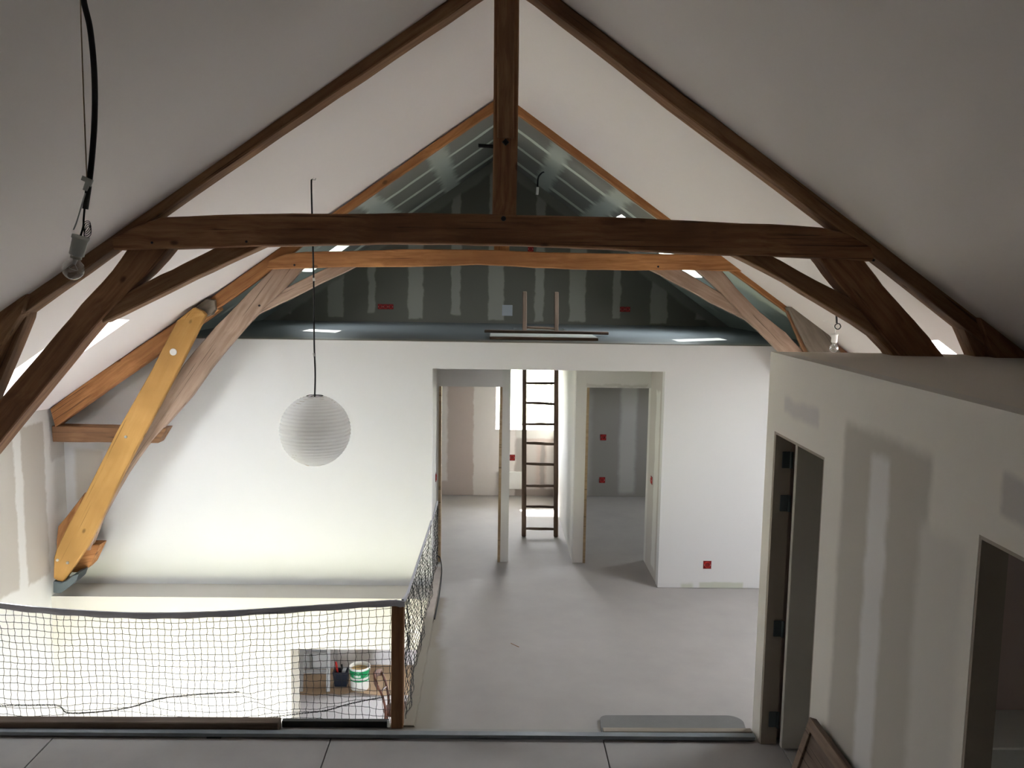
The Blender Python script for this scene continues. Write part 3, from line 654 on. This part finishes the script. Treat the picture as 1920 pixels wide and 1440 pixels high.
# hatch lid and boards lying on the loft platform
PZ = -.592
stick('loft_board', (-.09, 9.95, PZ+.035), (1.30, 9.87, PZ+.035), .10, .03, M['ladder']); o = COL.objects[-1]
tag(o, 'dark brown board lying behind the white one by the loft hatch', 'board', 'boards lying on the loft')
o = box('loft_board', (-.03, 9.05, PZ+.001), (1.09, 9.60, PZ+.028), M['ladder'], None)
c = box('white_face', (-.028, 9.052, PZ+.0281), (1.088, 9.598, PZ+.034), plain('white_board_face', (.62, .62, .58), .6), o)
tag(o, 'white faced board lying flat at the edge of the loft', 'board', 'boards lying on the loft')

# ------------------------------------------------------------------ electrical boxes
def wallbox(name, p, size, n, facing, label, group=None):
    """row of n round red back boxes in a plate; facing 'y' or 'x-' or 'x+'"""
    root = empty(name, p, label, 'electrical box', group); r = size/2
    for k in range(n):
        c = Vector(p); u = Vector((1, 0, 0)) if facing == 'y' else Vector((0, 1, 0)); nrm = {'y': Vector((0, -1, 0)), 'x-': Vector((-1, 0, 0)), 'x+': Vector((1, 0, 0))}[facing]
        c = c+u*(k-(n-1)/2)*size; v = Vector((0, 0, 1))
        m = Matrix(((u.x, v.x, nrm.x, c.x), (u.y, v.y, nrm.y, c.y), (u.z, v.z, nrm.z, c.z), (0, 0, 0, 1)))
        bm = bmesh.new(); bx(bm, (-r*.98, -r*.98, -.005), (r*.98, r*.98, .003)); link('back_plate', bm, M['darkred'], root, False, m)
        bm = bmesh.new(); lathe(bm, [(.001, .002), (r*.62, .002), (r*.62, .008), (r*.78, .008), (r*.78, .003)], 20); link('red_cup', bm, M['red'], root, True, m)
        for a in (0, math.pi):
            bm = bmesh.new(); addtube(bm, [(r*.7*math.cos(a), r*.7*math.sin(a), .006), (r*.7*math.cos(a), r*.7*math.sin(a), .011)], r*.1, 6); link('screw', bm, M['zinc'], root, False, m)
    return root
wallbox('electrical_box', at(1326, 1059, YW), .085, 1, 'y', 'red back box low on the white far wall, right of the doorways')
wallbox('electrical_box', at(723, 575, YB), .075, 3, 'y', 'row of three red back boxes on the loft gable')
wallbox('electrical_box', at(1172, 580, YB), .075, 2, 'y', 'pair of red back boxes at the right of the loft gable')
wallbox('electrical_box', at(995, 467, YB), .085, 1, 'y', 'red box seen between the two collar beams beside the king post')
wallbox('electrical_box', at(1131, 820, YB), .09, 1, 'y', 'upper of two red boxes in the dark right hand room')
wallbox('electrical_box', at(1129, 900, YB), .09, 1, 'y', 'lower of two red boxes in the dark right hand room')
wallbox('electrical_box', (1.733, 9.27, -2.10), .085, 1, 'x-', 'orange red switch box on the side wall right of the dark doorway')
wallbox('electrical_box', (-.590, 9.30, -2.10), .085, 1, 'x+', 'red switch box at the left of the left doorway')
wallbox('electrical_box', at(960, 858, YB), .09, 1, 'y', 'red box under the bright window behind the middle pillar')
box('wall_plate', at(941, 592, YB)-Vector((0, .006, 0)), at(961, 572, YB)+Vector((0, .004, 0)), plain('grey_plate', (.42, .43, .46), .5)); tag(COL.objects[-1], 'square white cover plate on the loft gable left of the ladder top', 'cover plate')
a = at(955, 916, YB); b = at(980, 884, YB); box('white_radiator_panel', (a.x-.15, YB-.05, a.z), (b.x, YB, b.z), M['whitep']); tag(COL.objects[-1], 'white panel on the wall under the corridor window', 'wall panel')

# ------------------------------------------------------------------ stairwell safety nets
np_ = empty('net_post', (-.628, 5.855, FZ), 'dark brown timber post where the two nets meet', 'post')
stick('post_timber', (-.630, 5.855, FZ), (-.626, 5.855, -2.215), .084, .075, DK, np_, upv=(0, 1, 0), bev=.004)
pv = at(728, 1358, 5.80); box('white_clip', pv-Vector((.008, .004, .022)), pv+Vector((.008, .004, .03)), M['whitep'], np_)
def sheet_net(root, top, bot, ncol, nrow, jit, rad, fold=None):
    """knotted twine between a top and a bottom line"""
    bm = bmesh.new(); G = []
    for i in range(ncol+1):
        u = i/ncol; T = top(u); B = bot(u); colm = []
        for j in range(nrow+1):
            v = j/nrow; p = T.lerp(B, v)
            p += Vector((noise.noise(Vector((i*.35, j*.22, 1))), noise.noise(Vector((i*.31, j*.2, 5))), noise.noise(Vector((i*.25, j*.35, 9)))*.7))*jit
            p += Vector((random.uniform(-1, 1), 0, random.uniform(-1, 1)))*.0025
            if fold: p = fold(p, u, v)
            colm.append(p)
        G.append(colm)
    def seg(a, b, sag):
        m = (a+b)/2+sag; pts = [a, m, b]
        addtube(bm, pts, rad, 3, False)
    for i in range(ncol+1):
        for j in range(nrow+1):
            if i < ncol: seg(G[i][j], G[i+1][j], Vector((0, 0, -.0025)))
            if j < nrow: seg(G[i][j], G[i][j+1], Vector((.004 if (i+j) % 2 else -.003, 0, 0)))
    for i in range(ncol+1):
        for j in range(1, nrow+1):
            p = G[i][j]; r = rad*1.9
            v = [bm.verts.new(p+Vector(d)*r) for d in ((1, 0, 0), (-1, 0, 0), (0, 1, 0), (0, -1, 0), (0, 0, 1), (0, 0, -1))]
            for f in ((0, 2, 4), (2, 1, 4), (1, 3, 4), (3, 0, 4), (2, 0, 5), (1, 2, 5), (3, 1, 5), (0, 3, 5)): bm.faces.new([v[k] for k in f])
    o = link('net_mesh', bm, M['rope'], root); o['kind'] = 'stuff'; return G
n1 = empty('safety_net', (-2.4, 5.90, FZ), 'black mesh net with a grey top band along the near edge of the stairwell', 'safety net')
tp = spline([(-4.24, 5.90, -2.13), (-3.35, 5.90, -2.243), (-2.9, 5.90, -2.285), (-2.4, 5.90, -2.305), (-1.9, 5.90, -2.292), (-1.3, 5.90, -2.25), (-.72, 5.83, -2.180), (-.575, 5.80, -2.172)], 12)
def topf(u):
    x = u*(len(tp)-1); i = min(int(x), len(tp)-2); return tp[i].lerp(tp[i+1], x-i)
def foldf(p, u, v):
    # the net is caught up along a slack line near its foot
    lz = fold_z(p.x)
    d = p.z-lz
    if abs(d) < .10: p = p.copy(); p.z = lz+d*(abs(d)/.10)**.6; p.y -= .01*(1-abs(d)/.1)
    return p
fl = [(onz(x, y, 0) if 0 else at(x, y, 5.90)) for x, y in ((-60, 1324), (0, 1322), (60, 1321), (110, 1322), (128, 1335), (180, 1334), (240, 1326), (300, 1309), (360, 1302), (450, 1296), (520, 1338), (600, 1330), (660, 1312), (760, 1300))]
def fold_z(x):
    for a, b in zip(fl, fl[1:]):
        if a.x <= x <= b.x: return a.z+(b.z-a.z)*(x-a.x)/(b.x-a.x)
    return fl[0].z if x < fl[0].x else fl[-1].z
def topx(u):
    x = -4.24+u*3.60
    for a, b in zip(tp, tp[1:]):
        if a.x <= x <= b.x: return Vector((x, 5.90, a.z+(b.z-a.z)*(x-a.x)/(b.x-a.x)))
    return Vector((x, 5.90, tp[-1].z))
sheet_net(n1, lambda u: topx(u)-Vector((0, 0, .03)), lambda u: Vector((-4.24+u*3.60, 5.915, FZ-.05+.02*math.sin(u*17))), 74, 18, .012, .0022, foldf)
bm = bmesh.new(); rows = []
for k, p in enumerate(tp):
    h = .043+.003*math.sin(k*.9); rows.append([bm.verts.new(p+Vector(d)) for d in ((0, -.006, 0), (0, -.008, -h*.5), (0, -.005, -h), (0, .005, -h), (0, .008, -h*.5), (0, .006, 0))])
for i in range(len(rows)-1):
    for k in range(6): bm.faces.new((rows[i][k], rows[i][(k+1) % 6], rows[i+1][(k+1) % 6], rows[i+1][k]))
link('top_band', bm, M['tape'], n1)
for seq in (fl[1:10], [at(x, y, 5.89) for x, y in ((470, 1350), (500, 1345), (560, 1337), (610, 1331), (650, 1320), (690, 1311), (720, 1306))]):
    bm = bmesh.new(); P = spline([tuple(p-Vector((0, .01, 0))) for p in seq], 10)
    for ph in (0, 2.1, 4.2): addtube(bm, [p+Vector((0, .004*math.cos(i*1.1+ph), .004*math.sin(i*1.1+ph)+.003*noise.noise(Vector((i*.3, ph, 0))))) for i, p in enumerate(P)], .0018, 4, False)
    o = link('gathered_cord', bm, M['rope'], n1, True); o['kind'] = 'stuff'
n2 = empty('safety_net', (-.6, 7.6, FZ), 'black mesh net running away along the right side of the stairwell', 'safety net')
sp2 = spline([(-.60, 5.90, -2.195), (-.612, 6.4, -2.315), (-.618, 7.2, -2.385), (-.615, 8.1, -2.43), (-.578, 9.40, -2.385)], 12)
def top2(u):
    x = u*(len(sp2)-1); i = min(int(x), len(sp2)-2); return sp2[i].lerp(sp2[i+1], x-i)
sheet_net(n2, lambda u: top2(u)-Vector((0, 0, .015)), lambda u: Vector((-.578+.01*math.sin(u*20), 5.93+u*3.45, FZ+.02)), 70, 19, .02, .0019)
bm = bmesh.new(); rows = []
for k, p in enumerate(sp2):
    h = .036+.003*math.sin(k); rows.append([bm.verts.new(p+Vector(d)) for d in ((-.006, 0, 0), (-.009, 0, -h*.5), (-.005, 0, -h), (.005, 0, -h), (.009, 0, -h*.5), (.006, 0, 0))])
for i in range(len(rows)-1):
    for k in range(6): bm.faces.new((rows[i][k], rows[i][(k+1) % 6], rows[i+1][(k+1) % 6], rows[i+1][k]))
link('top_band', bm, M['tape'], n2)
tube('bottom_cord', spline([(-.575, 9.40, -3.0), (-.545, 9.40, -3.03), (-.515, 9.2, -3.082), (-.50, 8.8, -3.088), (-.495, 8.3, -3.088), (-.50, 7.8, -3.09)]), .006, M['rope'], n2, 6)
# curb along the stairwell
bm = bmesh.new(); rows = []
for k in range(40):
    y = 5.85+k*(9.3-5.85)/39; a = -.60; b = -.515+.012*noise.noise(Vector((k*.7, 0, 2))); z = FZ+.010+.004*noise.noise(Vector((k*.9, 3, 1)))
    rows.append([bm.verts.new(v) for v in ((a, y, FZ-.02), (a, y, z), (b, y, z-.002), (b+.01, y, FZ-.008))])
for i in range(39):
    for k in range(3): bm.faces.new((rows[i][k], rows[i][k+1], rows[i+1][k+1], rows[i+1][k]))
bm.faces.new(rows[0]); bm.faces.new(rows[-1])
struct(link('trim_2', bm, board('curb_cement', (.40, .345, .31), [(-.70, -.4, 5.7, 7.9, (.27, .235, .19), .15)], 'XY', var=.2, vscale=8)))

# ------------------------------------------------------------------ near landing edge
bm = bmesh.new(); bx(bm, (-2.45, -.045, -.038), (2.45-.58, .045, .038), bev=.006)
o = link('edge_timber', bm, wood('edge_wood', (.11, .075, .055), (.20, .145, .11)), matrix=Matrix.Translation((-3.30, 5.785, FZ+.04)))
tag(o, 'squared brown timber lying along the stairwell edge at left', 'timber')
box('edge_strip', (-1.43, 5.832, FZ), (-.69, 5.875, FZ+.045), M['black']); tag(COL.objects[-1], 'black strip on the stairwell edge, right of the brown timber', 'batten')  # plain black strip along the edge
bm = bmesh.new()
def prof_bar(x0, x1): 
    for a, b in (((-.030, 0), (.030, .003)), ((-.030, .003), (-.027, .022)), ((.027, .003), (.030, .022))): bx(bm, (x0, a[0], a[1]), (x1, b[0], b[1]))
prof_bar(-2.9, 2.9)
lbl = board('scuffed_steel', (.20, .22, .24), [], 'XY', rough=.5, var=.25, vscale=9)
bm2 = bmesh.new(); bx(bm2, (-2.95, -.028, 0), (2.2, .028, .026), bev=.002); bm.free()
o = link('metal_stud', bm2, lbl, matrix=Matrix.Translation((-.37, 5.695, FZ+.012)) @ Matrix.Rotation(-.006, 4, 'Z'))
tag(o, 'long grey metal stud lying across the landing floor', 'metal stud')
o2 = box('shim', (-1.9, 5.675, FZ), (-1.8, 5.715, FZ+.012), M['black'], o); box('shim', (1.2, 5.67, FZ), (1.3, 5.71, FZ+.012), M['black'], o)
# rounded grey board beside the partition
bm = bmesh.new(); pts = []
def arc(cx, cy, r, a0, a1): return [(cx+r*math.cos(math.radians(a0+(a1-a0)*k/8)), cy+r*math.sin(math.radians(a0+(a1-a0)*k/8))) for k in range(9)]
pts = [(.79, 5.735), (1.80, 5.735)]+arc(1.72, 5.90, .10, 0, 90)+arc(.86, 5.935, .06, 90, 180)
v0 = [bm.verts.new((x, y, FZ+.001)) for x, y in pts]; v1 = [bm.verts.new((x, y, FZ+.016)) for x, y in pts]
bm.faces.new(v0[::-1]); bm.faces.new(v1)
for i in range(len(pts)): bm.faces.new((v0[i], v0[(i+1) % len(pts)], v1[(i+1) % len(pts)], v1[i]))
o = link('rounded_board', bm, board('grey_board', (.17, .165, .16), [], 'XY', rough=.6, var=.2, vscale=6)); tag(o, 'dark grey board with rounded corners on the floor beside the partition', 'board')
box('floor_batten', (.80, 5.735, FZ+.016), (1.835, 5.79, FZ+.032), wood('pale_batten', (.27, .23, .18), (.40, .35, .29), knots=False)); tag(COL.objects[-1], 'pale wooden batten lying on the rounded grey board', 'batten')
# panel leaning on the partition, bottom right
lp = empty('leaning_panel', (1.6, 4.3, FZ), 'brown wooden panel with raised border leaning on the partition', 'wooden panel')
pa = Vector((1.805, 4.62, -2.385)); dn = Vector((-.20, 0, -.70)).normalized(); al = Vector((0, -1, 0)); nn = al.cross(dn).normalized()
if nn.x > 0: nn = -nn
def lpm(c): return Matrix(((al.x, dn.x, nn.x, c.x), (al.y, dn.y, nn.y, c.y), (al.z, dn.z, nn.z, c.z), (0, 0, 0, 1)))
H_ = .735; L_ = 1.25
PNL = wood('panel_wood', (.15, .10, .075), (.24, .175, .13), knots=False); PNB = wood('panel_border', (.20, .13, .09), (.30, .21, .15), knots=False)
bm = bmesh.new(); bx(bm, (0, 0, -.03), (L_, H_, 0), bev=.003); link('board_face', bm, PNL, lp, matrix=lpm(pa))
for a, b in (((0, 0), (L_, .06)), ((0, H_-.06), (L_, H_)), ((0, .06), (.06, H_-.06)), ((L_-.06, .06), (L_, H_-.06)), ((.14, .30), (.9, .33))):
    bm = bmesh.new(); bx(bm, (a[0], a[1], 0), (b[0], b[1], .014), bev=.002); link('border_strip', bm, PNB, lp, matrix=lpm(pa))

# ------------------------------------------------------------------ things on the lower floor
def low(px, py): return onz(px, py, LZ)
# brown card sheet with a torn, curled edge
bm = bmesh.new(); rows = []
for k in range(25):
    x = -2.95+k*2.6/24; y = 11.80+.03*noise.noise(Vector((k*.5, 1, 1)))+.05*math.exp(-((x+1.9)/.1)**2); h = .045*max(0, noise.noise(Vector((k*.33, 7, 1)))+.35)
    if x < -2.6 or x > -1.3: h *= .2
    rows.append([bm.verts.new(v) for v in ((x, y, LZ+.006+h), (x, y+.06, LZ+.006+h*.3), (x, y+.15, LZ+.006), (x, 12.79, LZ+.006), (x, 12.79, LZ+.001), (x, y+.15, LZ+.001), (x, y+.05, LZ+.001+h*.2), (x, y+.005, LZ+.001+h))])
for i in range(24):
    for k in range(8): bm.faces.new((rows[i][k], rows[i][(k+1) % 8], rows[i+1][(k+1) % 8], rows[i+1][k]))
bm.faces.new(rows[0]); bm.faces.new(rows[-1])
tag(link('card_sheet', bm, M['card']), 'brown protective card sheet with a torn front edge on the lower floor', 'card sheet')
# bucket
p = low(675, 1290); bc = Vector((p.x, 12.02, LZ+.008))
bk = empty('plaster_bucket', bc, 'white plaster bucket with a green printed band on the lower floor', 'bucket')
bm = bmesh.new(); lathe(bm, [(.001, .003), (.120, .003), (.122, 0), (.126, .01), (.142, .31), (.150, .312), (.150, .335), (.140, .335), (.135, .30), (.118, .02), (.001, .02)], 36); link('bucket_body', bm, M['whitep'], bk, True, Matrix.Translation(bc))
bm = bmesh.new(); lathe(bm, [(.1375, .20), (.1428, .30)], 36); link('green_band', bm, M['greenp'], bk, True, Matrix.Translation(bc))
bm = bmesh.new(); lathe(bm, [(.1345, .145), (.1362, .165)], 36); link('green_stripe', bm, M['greenp'], bk, True, Matrix.Translation(bc))
bm = bmesh.new()
for k, (a, z, w, h) in enumerate(((-112, .232, .016, .03), (-104, .232, .014, .03), (-96, .232, .018, .034), (-88, .23, .013, .03), (-80, .232, .015, .03), (-110, .275, .02, .008), (-95, .275, .05, .008))):
    a = math.radians(a); c = Vector((.1425*math.cos(a), .1425*math.sin(a), z)); bx(bm, (-w/2, -.002, -h/2), (w/2, .002, h/2), Matrix.Translation(c) @ Matrix.Rotation(a+math.pi/2, 4, 'Z'), .0008)
o = link('white_lettering', bm, M['whitep'], bk, matrix=Matrix.Translation(bc)); o['kind'] = 'stuff'
bm = bmesh.new(); lathe(bm, [(.001, .285), (.132, .283)], 30); link('plaster_fill', bm, plain('ochre_plaster', (.55, .38, .17), .8), bk, True, Matrix.Translation(bc))
bm = bmesh.new(); addtube(bm, [bc+Vector((.152*math.cos(a), .152*math.sin(a), .31+.10*math.sin(a)*0-.12*abs(math.sin(a)))) for a in [math.radians(180+180*k/16) for k in range(17)]], .0025, 6); link('wire_handle', bm, M['zinc'], bk, True)
# dark tub with tools
p = low(640, 1285); tc = Vector((p.x, 12.12, LZ+.008))
tb = empty('tool_tub', tc, 'small black square tub left of the plaster bucket', 'tub')
bm = bmesh.new()
def frus(bm, w0, w1, d0, d1, z0, z1):
    a = [bm.verts.new(v) for v in ((-w0, -d0, z0), (w0, -d0, z0), (w0, d0, z0), (-w0, d0, z0))]; b = [bm.verts.new(v) for v in ((-w1, -d1, z1), (w1, -d1, z1), (w1, d1, z1), (-w1, d1, z1))]
    return a, b
a, b = frus(bm, .085, .11, .065, .085, 0, .22); bm.faces.new(a[::-1])
for i in range(4): bm.faces.new((a[i], a[(i+1) % 4], b[(i+1) % 4], b[i]))
a2, b2 = frus(bm, .08, .103, .06, .078, .01, .22); bm.faces.new(a2)
for i in range(4): bm.faces.new((a2[i], b2[i], b2[(i+1) % 4], a2[(i+1) % 4])); bm.faces.new((b[i], b[(i+1) % 4], b2[(i+1) % 4], b2[i]))
link('tub_body', bm, plain('dark_blue_plastic', (.015, .02, .035), .4), tb, matrix=Matrix.Translation(tc))
t_ = empty('paint_brush', tc+Vector((-.05, 0, .03)), 'red handled brush standing in the black tub', 'brush')
tube('handle', [tc+Vector((-.05, 0, .16)), tc+Vector((-.07, .01, .27)), tc+Vector((-.078, .01, .34))], [.014, .018, .012], M['red'], t_)
tube('ferrule', [tc+Vector((-.045, 0, .10)), tc+Vector((-.05, 0, .17))], .02, M['zinc'], t_)
t_ = empty('trowel', tc+Vector((.03, 0, .03)), 'pale flat trowel standing in the black tub', 'trowel')
stick('blade', tc+Vector((-.02, -.02, .04)), tc+Vector((.06, -.01, .27)), .05, .004, M['alu'], t_, upv=(0, 1, 0)); stick('grip', tc+Vector((.02, .03, .10)), tc+Vector((.0, .04, .29)), .02, .02, M['black'], t_)
# step ladder
sl = empty('step_ladder', (-2.45, 12.0, LZ), 'grey step ladder standing on the lower floor behind the net', 'step ladder')
for xb, xt in ((-2.64, -2.66), (-2.26, -2.30)):
    stick('front_rail', (xb, 11.9, LZ+.01), (xt, 12.35, LZ+1.75), .055, .025, M['alu'], sl, upv=(0, 1, 0)); stick('rear_rail', (xb+.02, 12.54, LZ+.01), (xt+.02, 12.40, LZ+1.72), .04, .02, M['alu'], sl, upv=(0, 1, 0))
for k in range(6):
    z = LZ+.26+k*.26; y = 11.9+.45*(z-LZ)/1.75; bm = bmesh.new(); bx(bm, (-2.635, y-.01, z-.012), (-2.285, y+.075, z+.012), bev=.002); link('tread', bm, M['alu'], sl)
# white boards stacked behind the ladder
for k, (x0, x1, h, col, lab) in enumerate(((-2.78, -2.36, 1.5, (.80, .82, .86), 'bright white board standing behind the step ladder, left one'), (-2.38, -1.95, 1.3, (.62, .60, .60), 'grey white board standing beside the black tub behind the ladder'))):
    stick('white_board', ((x0+x1)/2, 12.63+.025*k, LZ+.012), ((x0+x1)/2, 12.735+.02*k, LZ+h), x1-x0, .018, plain('board_white_%d' % k, col, .5), None, upv=(0, 1, 0)); tag(COL.objects[-1], lab, 'board', 'white boards behind the step ladder')
# bentwood chair, seen mostly by its back
cx, cy = -1.10, 10.5
chair = empty('wooden_chair', (cx, cy, LZ), 'dark bentwood chair on the lower floor beside the post', 'chair')
CW = M['brownchair']
bm = bmesh.new(); lathe(bm, [(.001, .445), (.19, .445), (.205, .452), (.205, .470), (.19, .478), (.001, .474)], 28); link('seat', bm, CW, chair, True, Matrix.Translation((cx, cy, LZ)))
for sx, sy in ((1, 1), (1, -1)): tube('leg', [(cx+.13*sx, cy+.13*sy, LZ+.45), (cx+.17*sx, cy+.17*sy, LZ)], [.018, .012], CW, chair)
for sy in (1, -1):
    tube('leg', spline([(cx-.22, cy+.17*sy, LZ), (cx-.16, cy+.155*sy, LZ+.45), (cx-.19, cy+.175*sy, LZ+.70), (cx-.25, cy+.19*sy, LZ+.86)], 6), .016, CW, chair)
bm = bmesh.new(); pr = spline([(cx-.25, cy-.20, LZ+.86), (cx-.30, cy-.10, LZ+.89), (cx-.315, cy, LZ+.90), (cx-.30, cy+.10, LZ+.89), (cx-.25, cy+.20, LZ+.86)], 6)
vv = [[bm.verts.new(p+Vector(d)) for d in ((-.009, 0, -.045), (.009, 0, -.045), (.004, 0, .045), (-.014, 0, .045))] for p in pr]
for i in range(len(vv)-1):
    for k in range(4): bm.faces.new((vv[i][k], vv[i][(k+1) % 4], vv[i+1][(k+1) % 4], vv[i+1][k]))
bm.faces.new(vv[0]); bm.faces.new(vv[-1]); link('top_rail', bm, CW, chair)
tube('back_slat', spline([(cx-.19, cy-.175, LZ+.68), (cx-.225, cy, LZ+.70), (cx-.19, cy+.175, LZ+.68)], 6), .011, CW, chair)
bm = bmesh.new(); addtube(bm, [(cx+.145*math.cos(a), cy+.145*math.sin(a), LZ+.22) for a in [2*math.pi*k/24 for k in range(25)]], .009, 6, False); link('leg_ring', bm, CW, chair, True)

# tall post thing: twig on the floor
tube('twig', [onz(958, 1206, FZ+.004), onz(966, 1210, FZ+.006), onz(973, 1213, FZ+.004)], .003, MD); tag(COL.objects[-1], 'tiny reddish twig lying on the dusty floor', 'twig')
